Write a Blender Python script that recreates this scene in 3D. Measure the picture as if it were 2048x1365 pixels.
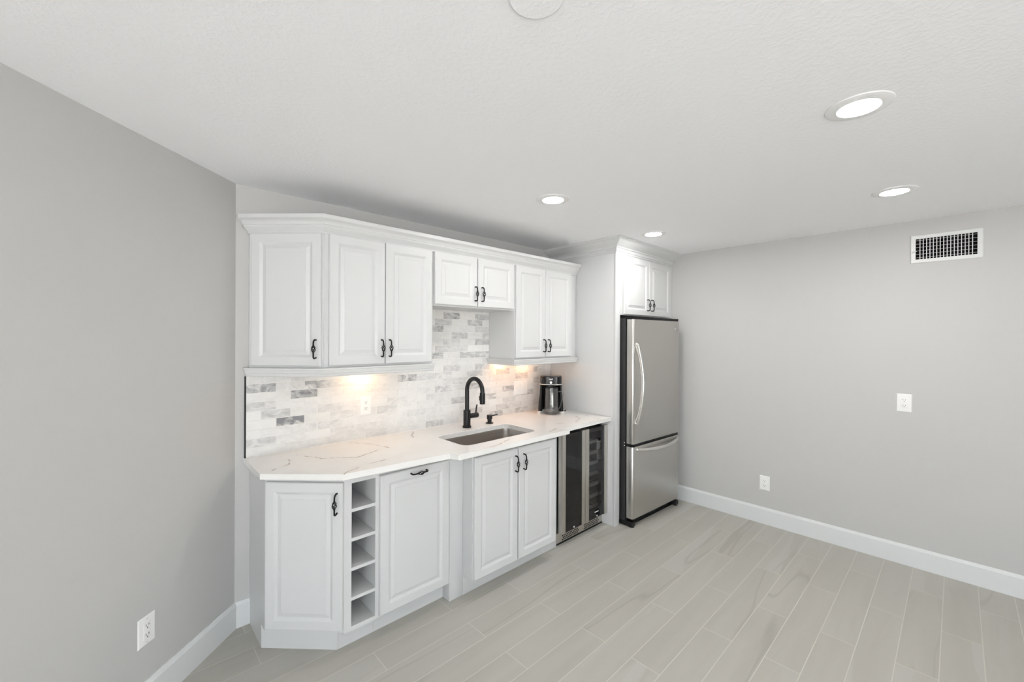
import bpy, bmesh, math, random
from math import sin, cos, pi, radians, atan2, hypot
from mathutils import Matrix, Vector

for o in list(bpy.data.objects):
    bpy.data.objects.remove(o)
scene = bpy.context.scene
COL = scene.collection

# ------------------------------------------------------------------ camera
CEIL = 2.4184
cam_d = bpy.data.cameras.new('camera')
cam = bpy.data.objects.new('camera', cam_d)
COL.objects.link(cam)
scene.camera = cam
cam_d.sensor_width = 36.0
cam_d.sensor_fit = 'HORIZONTAL'
cam_d.lens = 839.86 / 2048 * 36.0
cam_d.shift_y = -(682.5 - 676.53) / 2048
cam_d.clip_start = 0.02
_yaw, _pit, _rol = radians(46.6555), radians(-0.0872), radians(0.2648)
_f = Vector((cos(_yaw) * cos(_pit), sin(_yaw) * cos(_pit), sin(_pit)))
_r = Vector((sin(_yaw), -cos(_yaw), 0))
_u = _r.cross(_f)
_r2 = cos(_rol) * _r + sin(_rol) * _u
_u2 = -sin(_rol) * _r + cos(_rol) * _u
CAM = Vector((-0.4732, -2.6936, 1.5896))
cam.matrix_world = Matrix(((_r2.x, _u2.x, -_f.x, CAM.x), (_r2.y, _u2.y, -_f.y, CAM.y),
                           (_r2.z, _u2.z, -_f.z, CAM.z), (0, 0, 0, 1)))

# ------------------------------------------------------------------ world and exposure
world = bpy.data.worlds.new('daylight')
scene.world = world
world.use_nodes = True
wt = world.node_tree
bgn = wt.nodes['Background']
SKY, LOWER_FILL = 7.9, 12.2          # overcast sky with a brighter lower half added to light the ceiling
wtc = wt.nodes.new('ShaderNodeTexCoord')
wsx = wt.nodes.new('ShaderNodeSeparateXYZ')
wt.links.new(wtc.outputs['Generated'], wsx.inputs[0])
wmr = wt.nodes.new('ShaderNodeMapRange')
wmr.inputs['From Min'].default_value = -.03
wmr.inputs['From Max'].default_value = .03
wt.links.new(wsx.outputs['Z'], wmr.inputs['Value'])
wmx = wt.nodes.new('ShaderNodeMix')
wmx.data_type = 'RGBA'
wmx.inputs[6].default_value = (LOWER_FILL * 1.0, LOWER_FILL * .995, LOWER_FILL * .985, 1)
wmx.inputs[7].default_value = (SKY * .90, SKY * .97, SKY * 1.03, 1)
wt.links.new(wmr.outputs['Result'], wmx.inputs[0])
wt.links.new(wmx.outputs[2], bgn.inputs['Color'])
bgn.inputs['Strength'].default_value = 1.0
scene.view_settings.view_transform = 'Standard'
scene.view_settings.look = 'None'
scene.view_settings.gamma = 1.0
scene.view_settings.exposure = 0.15
scene.view_settings.use_curve_mapping = False
LAMP = 168.0        # recessed lamp lenses
PUCK = 95.0        # warm lamps below the wall cabinets


# ------------------------------------------------------------------ materials
def mat(name, color=(.8, .8, .8), rough=.5, metal=0.0, spec=None, coat=0.0):
    m = bpy.data.materials.new(name)
    m.use_nodes = True
    p = m.node_tree.nodes['Principled BSDF']
    p.inputs['Base Color'].default_value = (*color, 1)
    p.inputs['Roughness'].default_value = rough
    p.inputs['Metallic'].default_value = metal
    if spec is not None:
        p.inputs['Specular IOR Level'].default_value = spec
    if coat:
        p.inputs['Coat Weight'].default_value = coat
    return m


class NT:
    """tiny node helper"""
    def __init__(s, m):
        s.t = m.node_tree
        s.p = s.t.nodes['Principled BSDF']

    def n(s, kind, **kw):
        x = s.t.nodes.new(kind)
        for k, v in kw.items():
            setattr(x, k, v)
        return x

    def link(s, a, b):
        s.t.links.new(a, b)

    def set(s, sock, v):
        if isinstance(v, (int, float)):
            sock.default_value = v
        elif isinstance(v, tuple):
            sock.default_value = v
        else:
            s.link(v, sock)

    def math(s, op, a, b=0.0, c=None):
        x = s.n('ShaderNodeMath', operation=op)
        s.set(x.inputs[0], a)
        s.set(x.inputs[1], b)
        if c is not None:
            s.set(x.inputs[2], c)
        return x.outputs[0]

    def vec(s, op, a, b=None, scale=None):
        x = s.n('ShaderNodeVectorMath', operation=op)
        s.set(x.inputs[0], a)
        if b is not None:
            s.set(x.inputs[1], b)
        if scale is not None:
            s.set(x.inputs['Scale'], scale)
        return x.outputs['Value'] if op in ('DOT_PRODUCT', 'LENGTH', 'DISTANCE') else x.outputs[0]

    def noise(s, v, scale, detail=2.0, rough=.5, color=False, dist=0.0):
        x = s.n('ShaderNodeTexNoise')
        s.set(x.inputs['Vector'], v)
        x.inputs['Scale'].default_value = scale
        x.inputs['Detail'].default_value = detail
        x.inputs['Roughness'].default_value = rough
        x.inputs['Distortion'].default_value = dist
        return x.outputs['Color'] if color else x.outputs['Fac']

    def ramp(s, f, a, b, lo=0.0, hi=1.0):
        x = s.n('ShaderNodeMapRange')
        x.clamp = True
        s.set(x.inputs['Value'], f)
        for k, v in zip(('From Min', 'From Max', 'To Min', 'To Max'), (a, b, lo, hi)):
            s.set(x.inputs[k], v)
        return x.outputs['Result']

    def mix(s, f, a, b):
        x = s.n('ShaderNodeMix', data_type='RGBA')
        s.set(x.inputs[0], f)
        for k, v in ((6, a), (7, b)):
            if isinstance(v, tuple):
                x.inputs[k].default_value = (*v[:3], 1)
            else:
                s.link(v, x.inputs[k])
        return x.outputs[2]

    def bump(s, h, strength, dist):
        x = s.n('ShaderNodeBump')
        x.inputs['Strength'].default_value = strength
        x.inputs['Distance'].default_value = dist
        s.link(h, x.inputs['Height'])
        s.link(x.outputs['Normal'], s.p.inputs['Normal'])

    def pos(s):
        return s.n('ShaderNodeNewGeometry').outputs['Position']

    def obj(s):
        return s.n('ShaderNodeTexCoord').outputs['Object']

    def xyz(s, v):
        x = s.n('ShaderNodeSeparateXYZ')
        s.link(v, x.inputs[0])
        return x.outputs

    def comb(s, a, b, c=0.0):
        x = s.n('ShaderNodeCombineXYZ')
        for i, v in enumerate((a, b, c)):
            s.set(x.inputs[i], v)
        return x.outputs[0]


M = {}
# painted plaster
M['wall'] = mat('wall_paint', (.535, .529, .517), .75, spec=.25)
k = NT(M['wall'])
h = k.noise(k.pos(), 260, 2)
k.bump(h, .10, .002)
v = k.noise(k.pos(), 1.3, 2)
k.link(k.mix(k.ramp(v, .3, .7), (.530, .524, .513), (.541, .535, .523)), k.p.inputs['Base Color'])

M['ceiling'] = mat('ceiling_paint', (.92, .923, .937), .85, spec=.2)
k = NT(M['ceiling'])
h = k.ramp(k.noise(k.pos(), 55, 3, .6), .45, .62)
k.bump(h, .15, .003)

M['paint'] = mat('white_cabinet_paint', (.635, .64, .638), .34, spec=.45)
k = NT(M['paint'])
k.bump(k.noise(k.pos(), 40, 1), .02, .002)
M['trim'] = mat('white_trim_paint', (.70, .712, .71), .4, spec=.4)
k = NT(M['trim'])
k.bump(k.noise(k.pos(), 30, 1), .02, .002)

# plank tiles on the floor
M['floor'] = mat('floor_plank_tile', (.6, .59, .54), .42, spec=.4)
k = NT(M['floor'])
x, y, z = k.xyz(k.pos())
PITCH, LEN = .1505, .9015
r = k.math('DIVIDE', k.math('SUBTRACT', -.0840, y), PITCH)        # row boundary at y = -1.89
row = k.math('FLOOR', r)
fr = k.math('SUBTRACT', r, row)
odd = k.math('MODULO', k.math('ADD', row, 100.0), 2.0)
off = k.math('ADD', k.math('MULTIPLY', odd, -.420), .487)
off = k.math('ADD', off, k.math('MULTIPLY', k.math('SUBTRACT', row, 8.0), .0035))
c = k.math('DIVIDE', k.math('SUBTRACT', x, off), LEN)
col = k.math('FLOOR', c)
fc = k.math('SUBTRACT', c, col)
dx = k.math('MULTIPLY', k.math('MINIMUM', fc, k.math('SUBTRACT', 1.0, fc)), LEN)
dy = k.math('MULTIPLY', k.math('MINIMUM', fr, k.math('SUBTRACT', 1.0, fr)), PITCH)
edge = k.math('MINIMUM', dx, dy)
grout = k.ramp(edge, .0013, .0026, 1.0, 0.0)
wn = k.n('ShaderNodeTexWhiteNoise', noise_dimensions='2D')
k.link(k.comb(row, col), wn.inputs['Vector'])
seed = wn.outputs['Value']
sc = k.xyz(wn.outputs['Color'])
local = k.comb(k.math('ADD', k.math('MULTIPLY', x, .42), k.math('MULTIPLY', seed, 37.0)),
               k.math('ADD', k.math('MULTIPLY', y, 3.4), k.math('MULTIPLY', sc[1], 53.0)))
n1 = k.noise(local, 2.3, 4, .55, dist=.6)
n2 = k.noise(local, 6.0, 5, .6)
# soft lengthwise stone bands: a step in the noise, different in every plank
band = k.ramp(k.noise(local, 1.5, 3, .5, dist=.5), .515, .535)
vein = k.ramp(k.math('ABSOLUTE', k.math('SUBTRACT', k.noise(local, 1.1, 2, .4, dist=.35), .5)), .0, .018, 1.0, 0.0)
cA = k.mix(k.ramp(n1, .3, .7), (.430, .413, .370), (.475, .458, .412))
cB = k.mix(k.math('MULTIPLY', k.math('MULTIPLY', band, k.ramp(sc[0], .45, .75)), .5), cA, (.500, .490, .460))
cC = k.mix(k.math('MULTIPLY', k.math('MULTIPLY', vein, .42), k.ramp(sc[2], .5, .85)), cB, (.29, .27, .235))
cD = k.mix(k.ramp(n2, .55, .8, 0.0, .35), cC, (.41, .395, .36))
cE = k.mix(k.math('MULTIPLY', k.math('SUBTRACT', seed, .5), .35), cD, (.51, .495, .46))
cF = k.mix(grout, cE, (.60, .58, .52))
k.link(cF, k.p.inputs['Base Color'])
k.link(k.ramp(grout, 0, 1, .40, .8), k.p.inputs['Roughness'])
k.bump(k.math('SUBTRACT', 1.0, grout), .25, .001)

# quartz with thin warm veins
M['quartz'] = mat('quartz', (.83, .82, .80), .16, spec=.5)
k = NT(M['quartz'])
P = k.pos()
warp = k.vec('SCALE', k.vec('SUBTRACT', k.noise(P, 9, 4, .6, color=True), (.5, .5, .5)), scale=.055)
Pw = k.vec('ADD', P, warp)
VEINS = [  # each polyline lies on the slab top or runs over its edge (x, y)
    [(.28, -.12), (.30, -.17), (.36, -.30), (.50, -.40), (.575, -.375), (.66, -.33)],
    [(.33, -.66), (.38, -.60), (.50, -.56), (.66, -.545), (.74, -.50)],
    [(.60, -.06), (.64, -.10), (.70, -.20), (.73, -.33)],
    [(.98, -.20), (1.02, -.11), (1.06, -.05)],
    [(1.16, -.74), (1.30, -.72), (1.42, -.66)],
    [(2.05, -.55), (2.17, -.62), (2.20, -.70)],
    [(2.17, -.62), (2.33, -.55), (2.40, -.44)],
    [(2.50, -.45), (2.45, -.60), (2.44, -.69)],
    [(1.78, -.70), (1.90, -.66)],
    [(.10, -.34), (.20, -.28), (.22, -.20)],
]
d = None
for line in VEINS:
    for a, b in zip(line, line[1:]):
        A = Vector((a[0], a[1], .915))
        B = Vector((b[0], b[1], .915)) - A
        pa = k.vec('SUBTRACT', Pw, tuple(A))
        t = k.n('ShaderNodeMath', operation='MULTIPLY', use_clamp=True)
        k.link(k.vec('DOT_PRODUCT', pa, tuple(B)), t.inputs[0])
        t.inputs[1].default_value = 1.0 / B.length_squared
        dd = k.vec('DISTANCE', pa, k.vec('SCALE', tuple(B), scale=t.outputs[0]))
        d = dd if d is None else k.math('MINIMUM', d, dd)
fine = k.noise(P, 60, 3, .7)
thin = k.ramp(d, .0015, .0072, 1.0, 0.0)
halo = k.ramp(d, .0, .05, .16, 0.0)
vein = k.math('MULTIPLY', thin, k.ramp(k.noise(P, 14, 3, .6),   .30, .55, .45, .9))
cA = k.mix(k.ramp(k.noise(P, 3.5, 4, .6), .35, .7), (.800, .785, .76), (.845, .835, .815))
cB = k.mix(k.math('MULTIPLY', halo, fine), cA, (.55, .51, .45))
cC = k.mix(vein, cB, (.37, .31, .235))
k.link(cC, k.p.inputs['Base Color'])

# marble mosaic: the tone and seed of each tile come from face attributes
M['marble'] = mat('marble_tile', (.8, .8, .78), .24, spec=.5)
k = NT(M['marble'])
at = k.n('ShaderNodeAttribute', attribute_name='tone')
se = k.n('ShaderNodeAttribute', attribute_name='seed')
P = k.vec('ADD', k.pos(), k.vec('SCALE', (17.0, 3.0, 29.0), scale=se.outputs['Fac']))
Pr = k.vec('MULTIPLY', P, (1.0, 1.0, 1.7))
n1 = k.noise(Pr, 11, 5, .62, dist=1.3)
n2 = k.noise(Pr, 45, 4, .7)
vein = k.ramp(k.math('ABSOLUTE', k.math('SUBTRACT', k.noise(Pr, 7, 4, .55, dist=1.6), .5)), 0, .035, 1.0, 0.0)
tone = at.outputs['Fac']
g = k.math('MULTIPLY', tone, k.ramp(n1, .34, .60, .15, 1.25))
g = k.math('ADD', g, k.ramp(k.noise(Pr, 8, 4, .6, dist=1.0), .52, .75, 0.0, .14))
g = k.math('ADD', g, k.math('MULTIPLY', k.math('MULTIPLY', vein, .22), k.math('ADD', tone, .22)))
g = k.math('ADD', g, k.math('MULTIPLY', k.math('SUBTRACT', n2, .5), k.math('MULTIPLY', tone, .5)))
base = k.mix(k.ramp(se.outputs['Fac'], .8, 1.0, 0, .6), (.80, .795, .775), (.79, .775, .74))
k.link(k.mix(g, base, (.25, .25, .262)), k.p.inputs['Base Color'])
M['grout'] = mat('pale_grout', (.80, .79, .765), .85)

M['steel'] = mat('brushed_steel', (.57, .555, .53), .34, 1.0)
k = NT(M['steel'])
q = k.vec('MULTIPLY', k.pos(), (3.0, 3.0, 420.0))
k.link(k.ramp(k.noise(q, 1.0, 3), .2, .8, .30, .40), k.p.inputs['Roughness'])
M['steel_vertical'] = mat('brushed_steel_upright', (.62, .595, .555), .32, 1.0)
k = NT(M['steel_vertical'])
q = k.vec('MULTIPLY', k.pos(), (420.0, 420.0, 3.0))
k.link(k.ramp(k.noise(q, 1.0, 3), .2, .8, .27, .38), k.p.inputs['Roughness'])
M['sink_steel'] = mat('sink_steel', (.46, .44, .42), .30, 1.0)
k = NT(M['sink_steel'])
q = k.vec('MULTIPLY', k.pos(), (4.0, 4.0, 300.0))
k.link(k.ramp(k.noise(q, 1.0, 3), .2, .8, .25, .36), k.p.inputs['Roughness'])
M['satin_metal'] = mat('satin_metal', (.74, .73, .71), .22, 1.0)
M['chrome'] = mat('chrome', (.85, .85, .85), .08, 1.0)


def flat(name, color, rough, metal=0.0, spec=.5):
    m = mat(name, color, rough, metal, spec)
    kk = NT(m)
    kk.bump(kk.noise(kk.pos(), 300, 1), .02, .001)
    return m


M['black_metal'] = flat('matte_black_metal', (.008, .008, .009), .36, spec=.4)
M['handle_black'] = flat('wrought_black', (.006, .006, .006), .5, spec=.3)
M['black_gloss'] = flat('gloss_black_plastic', (.008, .008, .009), .12)
M['black'] = flat('black_plastic', (.009, .009, .010), .5, spec=.3)
M['case_black'] = flat('black_textured_case', (.022, .022, .023), .55)
M['void'] = flat('dark_recess', (.004, .004, .004), .9, spec=.1)
M['plate'] = flat('white_plate_plastic', (.84, .84, .825), .3)
M['slot'] = flat('dark_slot', (.05, .05, .05), .6)
M['silver'] = flat('silver_plastic', (.66, .65, .63), .3, .6)
M['shelf_wood'] = flat('pale_wood_front', (.60, .57, .47), .5)
M['vent_white'] = flat('vent_enamel', (.68, .685, .68), .35)
M['blade_grey'] = flat('vent_blade_enamel', (.22, .22, .22), .5)
M['ring_white'] = flat('lamp_ring', (.84, .84, .835), .5)
M['mark_white'] = flat('pale_print', (.75, .75, .75), .4)


def emitter(name, color, strength):
    m = bpy.data.materials.new(name)
    m.use_nodes = True
    p = m.node_tree.nodes['Principled BSDF']
    p.inputs['Base Color'].default_value = (.9, .9, .9, 1)
    p.inputs['Emission Color'].default_value = (*color, 1)
    p.inputs['Emission Strength'].default_value = strength
    return m


M['lens'] = emitter('lamp_lens', (1.0, .985, .965), LAMP)
M['warm_lens'] = emitter('warm_lamp_lens', (1.0, .63, .34), PUCK)
M['amber_lens'] = emitter('amber_lamp_lens', (1.0, .52, .26), PUCK * .7)


def glass(name, tint, facing=.04, rough=.02):
    m = bpy.data.materials.new(name)
    m.use_nodes = True
    t = m.node_tree
    t.nodes.remove(t.nodes['Principled BSDF'])
    out = t.nodes['Material Output']
    tr = t.nodes.new('ShaderNodeBsdfTransparent')
    tr.inputs['Color'].default_value = (*tint, 1)
    gl = t.nodes.new('ShaderNodeBsdfGlossy')
    gl.inputs['Roughness'].default_value = rough
    gl.inputs['Color'].default_value = (.9, .9, .9, 1)
    lw = t.nodes.new('ShaderNodeLayerWeight')
    lw.inputs['Blend'].default_value = .5
    pw = t.nodes.new('ShaderNodeMath')
    pw.operation = 'POWER'
    pw.inputs[1].default_value = 4.0
    t.links.new(lw.outputs['Facing'], pw.inputs[0])
    fr_ = t.nodes.new('ShaderNodeMath')
    fr_.operation = 'MULTIPLY_ADD'
    fr_.inputs[1].default_value = .55
    fr_.inputs[2].default_value = facing
    t.links.new(pw.outputs[0], fr_.inputs[0])
    mx = t.nodes.new('ShaderNodeMixShader')
    t.links.new(fr_.outputs[0], mx.inputs[0])
    t.links.new(tr.outputs[0], mx.inputs[1])
    t.links.new(gl.outputs[0], mx.inputs[2])
    t.links.new(mx.outputs[0], out.inputs['Surface'])
    return m


M['tint_glass'] = glass('smoked_glass', (.62, .62, .64))
M['dark_glass'] = glass('dark_smoked_glass', (.36, .36, .39), .05)
M['clear'] = glass('clear_plastic', (.80, .80, .80), .07)
_t = M['clear'].node_tree                       # a little haze in the plastic
_d = _t.nodes.new('ShaderNodeBsdfDiffuse')
_d.inputs['Color'].default_value = (.8, .8, .8, 1)
_m = _t.nodes.new('ShaderNodeMixShader')
_m.inputs[0].default_value = .02
_o = _t.nodes['Material Output']
_t.links.new(_o.inputs['Surface'].links[0].from_socket, _m.inputs[1])
_t.links.new(_d.outputs[0], _m.inputs[2])
_t.links.new(_m.outputs[0], _o.inputs['Surface'])


# ------------------------------------------------------------------ mesh helpers
def box(bm, x0, x1, y0, y1, z0, z1):
    vs = [bm.verts.new(p) for p in ((x0, y0, z0), (x1, y0, z0), (x1, y1, z0), (x0, y1, z0),
                                    (x0, y0, z1), (x1, y0, z1), (x1, y1, z1), (x0, y1, z1))]
    for f in ((0, 3, 2, 1), (4, 5, 6, 7), (0, 1, 5, 4), (1, 2, 6, 5), (2, 3, 7, 6), (3, 0, 4, 7)):
        bm.faces.new([vs[i] for i in f])


def prism(bm, pts, z0, z1):
    """vertical prism over a plan polygon (counter-clockwise)"""
    a = [bm.verts.new((p[0], p[1], z0)) for p in pts]
    b = [bm.verts.new((p[0], p[1], z1)) for p in pts]
    n = len(pts)
    bm.faces.new(a[::-1])
    bm.faces.new(b)
    for i in range(n):
        j = (i + 1) % n
        bm.faces.new((a[i], a[j], b[j], b[i]))


def bevel(bm, w=.002, seg=2, ang=40):
    bm.normal_update()
    es = [e for e in bm.edges if len(e.link_faces) == 2 and e.calc_face_angle(0) > radians(ang)]
    if es:
        bmesh.ops.bevel(bm, geom=es, offset=w, segments=seg, affect='EDGES', profile=.5, clamp_overlap=True)


def tube(bm, pts, r, n=10, caps=True, flatx=None):
    """round tube along a polyline; r is one radius or one per point"""
    pts = [Vector(p) for p in pts]
    rs = r if isinstance(r, (list, tuple)) else [r] * len(pts)
    prev = None
    rings = []
    up = None
    for i, p in enumerate(pts):
        t = (pts[min(i + 1, len(pts) - 1)] - pts[max(i - 1, 0)]).normalized()
        if up is None:
            up = Vector((0, 0, 1)) if abs(t.z) < .9 else Vector((1, 0, 0))
        s = t.cross(up).normalized()
        up = s.cross(t).normalized()
        ring = []
        for q in range(n):
            a = 2 * pi * q / n
            ru = rs[i] * (flatx if flatx else 1.0)
            ring.append(bm.verts.new(p + s * cos(a) * rs[i] + up * sin(a) * ru))
        rings.append(ring)
        if prev:
            for q in range(n):
                bm.faces.new((prev[q], prev[(q + 1) % n], ring[(q + 1) % n], ring[q]))
        prev = ring
    if caps:
        bm.faces.new(rings[0][::-1])
        bm.faces.new(rings[-1])
    return rings


def lathe(bm, prof, c=(0, 0, 0), n=32, axis='z', caps=True):
    """revolve (radius, height) pairs"""
    rings = []
    for r, hh in prof:
        ring = []
        for q in range(n):
            a = 2 * pi * q / n
            if axis == 'z':
                p = (c[0] + r * cos(a), c[1] + r * sin(a), c[2] + hh)
            elif axis == 'x':
                p = (c[0] + hh, c[1] + r * cos(a), c[2] + r * sin(a))
            else:
                p = (c[0] + r * cos(a), c[1] - hh, c[2] + r * sin(a))
            ring.append(bm.verts.new(p))
        rings.append(ring)
    for a, b in zip(rings, rings[1:]):
        for q in range(n):
            bm.faces.new((a[q], a[(q + 1) % n], b[(q + 1) % n], b[q]))
    if caps:
        bm.faces.new(rings[0][::-1])
        bm.faces.new(rings[-1])


def sweep(bm, prof, path):
    """moulding: profile (out, z) swept along a plan path, outward is the right-hand side"""
    path = [Vector((p[0], p[1])) for p in path]
    dirs = [(b - a).normalized() for a, b in zip(path, path[1:])]
    nor = [Vector((d_.y, -d_.x)) for d_ in dirs]
    rings = []
    for i, p in enumerate(path):
        if i == 0:
            m = nor[0]
        elif i == len(path) - 1:
            m = nor[-1]
        else:
            m = nor[i - 1] + nor[i]
            m = m / (m.dot(nor[i]))
        rings.append([bm.verts.new((p.x + m.x * o, p.y + m.y * o, zz)) for o, zz in prof])
    n = len(prof)
    for a, b in zip(rings, rings[1:]):
        for q in range(n):
            bm.faces.new((a[q], a[(q + 1) % n], b[(q + 1) % n], b[q]))
    bm.faces.new(rings[0][::-1])
    bm.faces.new(rings[-1])


def panel_door(bm, w, hgt, t=.02, rail=.052):
    """raised-panel door, local x 0..w, z 0..hgt, front at y = 0, back at y = t"""
    rings = [(0.0, .004), (.004, 0.0), (rail - .006, 0.0), (rail - .002, .0012), (rail + .009, .0085), (rail + .012, .0085),
             (rail + .031, .0030), (rail + .032, .0010)]
    loops = []
    for ins, dep in rings:
        loops.append([bm.verts.new(p) for p in ((ins, dep, ins), (w - ins, dep, ins),
                                                (w - ins, dep, hgt - ins), (ins, dep, hgt - ins))])
    for a, b in zip(loops, loops[1:]):
        for q in range(4):
            bm.faces.new((a[q], a[(q + 1) % 4], b[(q + 1) % 4], b[q]))
    bm.faces.new(loops[-1])
    back = [bm.verts.new(p) for p in ((0, t, 0), (w, t, 0), (w, t, hgt), (0, t, hgt))]
    for q in range(4):
        bm.faces.new((back[q], back[(q + 1) % 4], loops[0][(q + 1) % 4], loops[0][q]))
    bm.faces.new(back[::-1])


WORLD = {}


def place(o, W, parent):
    WORLD[o.name] = W
    if parent is not None:
        o.parent = parent
        o.matrix_parent_inverse = Matrix.Identity(4)
        o.matrix_basis = WORLD[parent.name].inverted() @ W
    else:
        o.matrix_basis = W


def mesh_of(name, bm, m, smooth=24):
    bmesh.ops.recalc_face_normals(bm, faces=bm.faces[:])
    me = bpy.data.meshes.new(name)
    bm.to_mesh(me)
    bm.free()
    for mm in (m if isinstance(m, (list, tuple)) else [m]):
        me.materials.append(mm)
    if smooth:
        me.polygons.foreach_set('use_smooth', [True] * len(me.polygons))
        me.set_sharp_from_angle(angle=radians(smooth))
    return me


def obj(name, bm, m, parent=None, W=None, smooth=24):
    """one mesh object; without W the bmesh is in world coordinates and gets its origin at its base"""
    if W is None:
        lo = Vector([min(v.co[i] for v in bm.verts) for i in range(3)])
        hi = Vector([max(v.co[i] for v in bm.verts) for i in range(3)])
        org = Vector(((lo.x + hi.x) / 2, (lo.y + hi.y) / 2, lo.z))
        bmesh.ops.translate(bm, verts=bm.verts[:], vec=-org)
        W = Matrix.Translation(org)
    o = bpy.data.objects.new(name, mesh_of(name, bm, m, smooth))
    COL.objects.link(o)
    place(o, W, parent)
    return o


def tag(o, label, cat, group=None):
    o['label'] = label
    o['category'] = cat
    if group:
        o['group'] = group
    return o


def struct(name, bm, m, label=None):
    o = obj(name, bm, m)
    o['kind'] = 'structure'
    if label:
        o['label'] = label
    return o


def thing(name, label, cat, loc, group=None):
    o = bpy.data.objects.new(name, None)
    o.empty_display_size = .05
    COL.objects.link(o)
    place(o, Matrix.Translation(loc), None)
    return tag(o, label, cat, group)


def B():
    return bmesh.new()


def bx(*args, bev=0.0, seg=2):
    bm = B()
    box(bm, *args)
    if bev:
        bevel(bm, bev, seg)
    return bm


def T(x, y, z):
    return Matrix.Translation((x, y, z))


def RZ(a):
    return Matrix.Rotation(radians(a), 4, 'Z')


# ------------------------------------------------------------------ room shell
RW = 3.583                       # right wall plane
LA = radians(43.6)               # the left wall leaves the corner at this angle
ld = Vector((-cos(LA), -sin(LA)))
ln = Vector((sin(LA), -cos(LA)))        # points into the room
LEND = ld * 4.6
REAR = -6.4
WX = LEND.x
room = [(0, 0), (WX, LEND.y), (WX, REAR), (RW, REAR), (RW, 0)]
out = [(-.07, .15), (WX - .15, LEND.y + .06), (WX - .15, REAR - .15), (RW + .15, REAR - .15), (RW + .15, .15)]
bm = B(); prism(bm, out, -.12, 0.0)
struct('floor', bm, M['floor'])
bm = B(); prism(bm, out, CEIL, CEIL + .12)
struct('ceiling', bm, M['ceiling'])
bm = B(); prism(bm, [(0, 0), (RW, 0), (RW + .15, .15), (-.07, .15)], 0, CEIL)
struct('wall_back', bm, M['wall'])
bm = B(); prism(bm, [(RW, REAR), (RW + .15, REAR - .15), (RW + .15, .15), (RW, 0)], 0, CEIL)
struct('wall_right', bm, M['wall'])
bm = B(); prism(bm, [(0, 0), (-.07, .15), (WX - .15, LEND.y + .06), (WX, LEND.y)], 0, CEIL)
struct('wall_left', bm, M['wall'])
# side wall behind the camera's left, with a window added to light the faces turned left
SW0, SW1, WZ0, WZ1 = -4.95, -3.6, .12, 2.15
bm = B()
prism(bm, [(WX, LEND.y), (WX - .15, LEND.y + .06), (WX - .15, SW1), (WX, SW1)], 0, CEIL)
box(bm, WX - .15, WX, SW0, SW1, WZ1, CEIL)
box(bm, WX - .15, WX, SW0, SW1, 0, WZ0)
box(bm, WX - .15, WX, REAR - .15, SW0, 0, CEIL)
struct('wall_side', bm, M['wall'])
# wall behind the camera with an unseen window placed and sized for the light
RW0, RW1, RH = -3.0, -.2, 1.80
bm = B()
box(bm, WX, RW, REAR - .15, REAR, RH, CEIL)
box(bm, WX, RW, REAR - .15, REAR, 0, WZ0)
box(bm, WX, RW0, REAR - .15, REAR, WZ0, RH)
box(bm, RW1, RW, REAR - .15, REAR, WZ0, RH)
struct('wall_front', bm, M['wall'])


def window_frame(name, W, width, height):
    bm_ = B()
    for x0, x1, z0, z1 in ((0, width, 0, .06), (0, width, height - .06, height), (0, .06, .06, height - .06),
                           (width - .06, width, .06, height - .06), (width / 2 - .03, width / 2 + .03, .06, height - .06)):
        box(bm_, x0, x1, .04, .11, z0, z1)
    o_ = obj(name, bm_, M['trim'], None, W)
    o_['kind'] = 'structure'


window_frame('unseen_window_1', T(RW1, REAR, WZ0) @ RZ(180), RW1 - RW0, RH - WZ0)  # frame of the unseen rear opening, sized for the light
window_frame('added_window_2', T(WX, SW0, WZ0) @ RZ(90), SW1 - SW0, WZ1 - WZ0)  # frame of the side opening added for its light

# baseboards
BP = [(0, 0), (.015, 0), (.015, .122), (.011, .130), (.007, .138), (.004, .140), (0, .140)]
bm = B(); sweep(bm, BP, [(RW, -.60), (RW, REAR)])
o = struct('baseboard_right', bm, M['trim'])
bm = B(); sweep(bm, BP, [(LEND.x, LEND.y), (0.0, 0.0), (.070, 0)])
o = struct('baseboard_left', bm, M['trim'])

# ------------------------------------------------------------------ cabinet hardware
def handle_mesh():
    bm = B()
    hl, pr = .0485, .029
    top = [(0, 0, hl), (0, -.010, hl + .001), (0, -.019, hl - .001), (0, -.0255, hl - .006), (0, -.0285, hl - .014),
           (0, -pr, .026), (0, -pr, .0165)]
    bot = [(0, 0, -hl), (0, -.012, -hl - .002), (0, -.022, -hl - .002), (0, -.0275, -hl + .002), (0, -pr, -hl + .009),
           (0, -pr, -.026), (0, -pr, -.0165)]
    for pth in (top, bot):
        tube(bm, pth, [.0048, .0046, .0045, .0044, .0042, .0042, .0050], 8)
    for s in range(4):                          # twisted basket of four wires
        pts = []
        for i in range(13):
            u = i / 12
            a = s * pi / 2 + u * pi * .95
            rr = .0020 + .0080 * sin(pi * u) ** .9
            pts.append((rr * cos(a), -pr + rr * sin(a), .018 - .036 * u))
        tube(bm, pts, .0025, 6)
    for s in (1, -1):
        lathe(bm, [(.002, -.003), (.0052, -.0015), (.0052, .0015), (.002, .003)], (0, -pr, s * .0175), 10)
    return mesh_of('handle', bm, M['handle_black'], 50)


HANDLE = handle_mesh()


def handle(parent, W):
    o = bpy.data.objects.new('handle', HANDLE)
    COL.objects.link(o)
    o['label'] = 'black wrought basket pull'
    place(o, W, parent)
    return o


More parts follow.
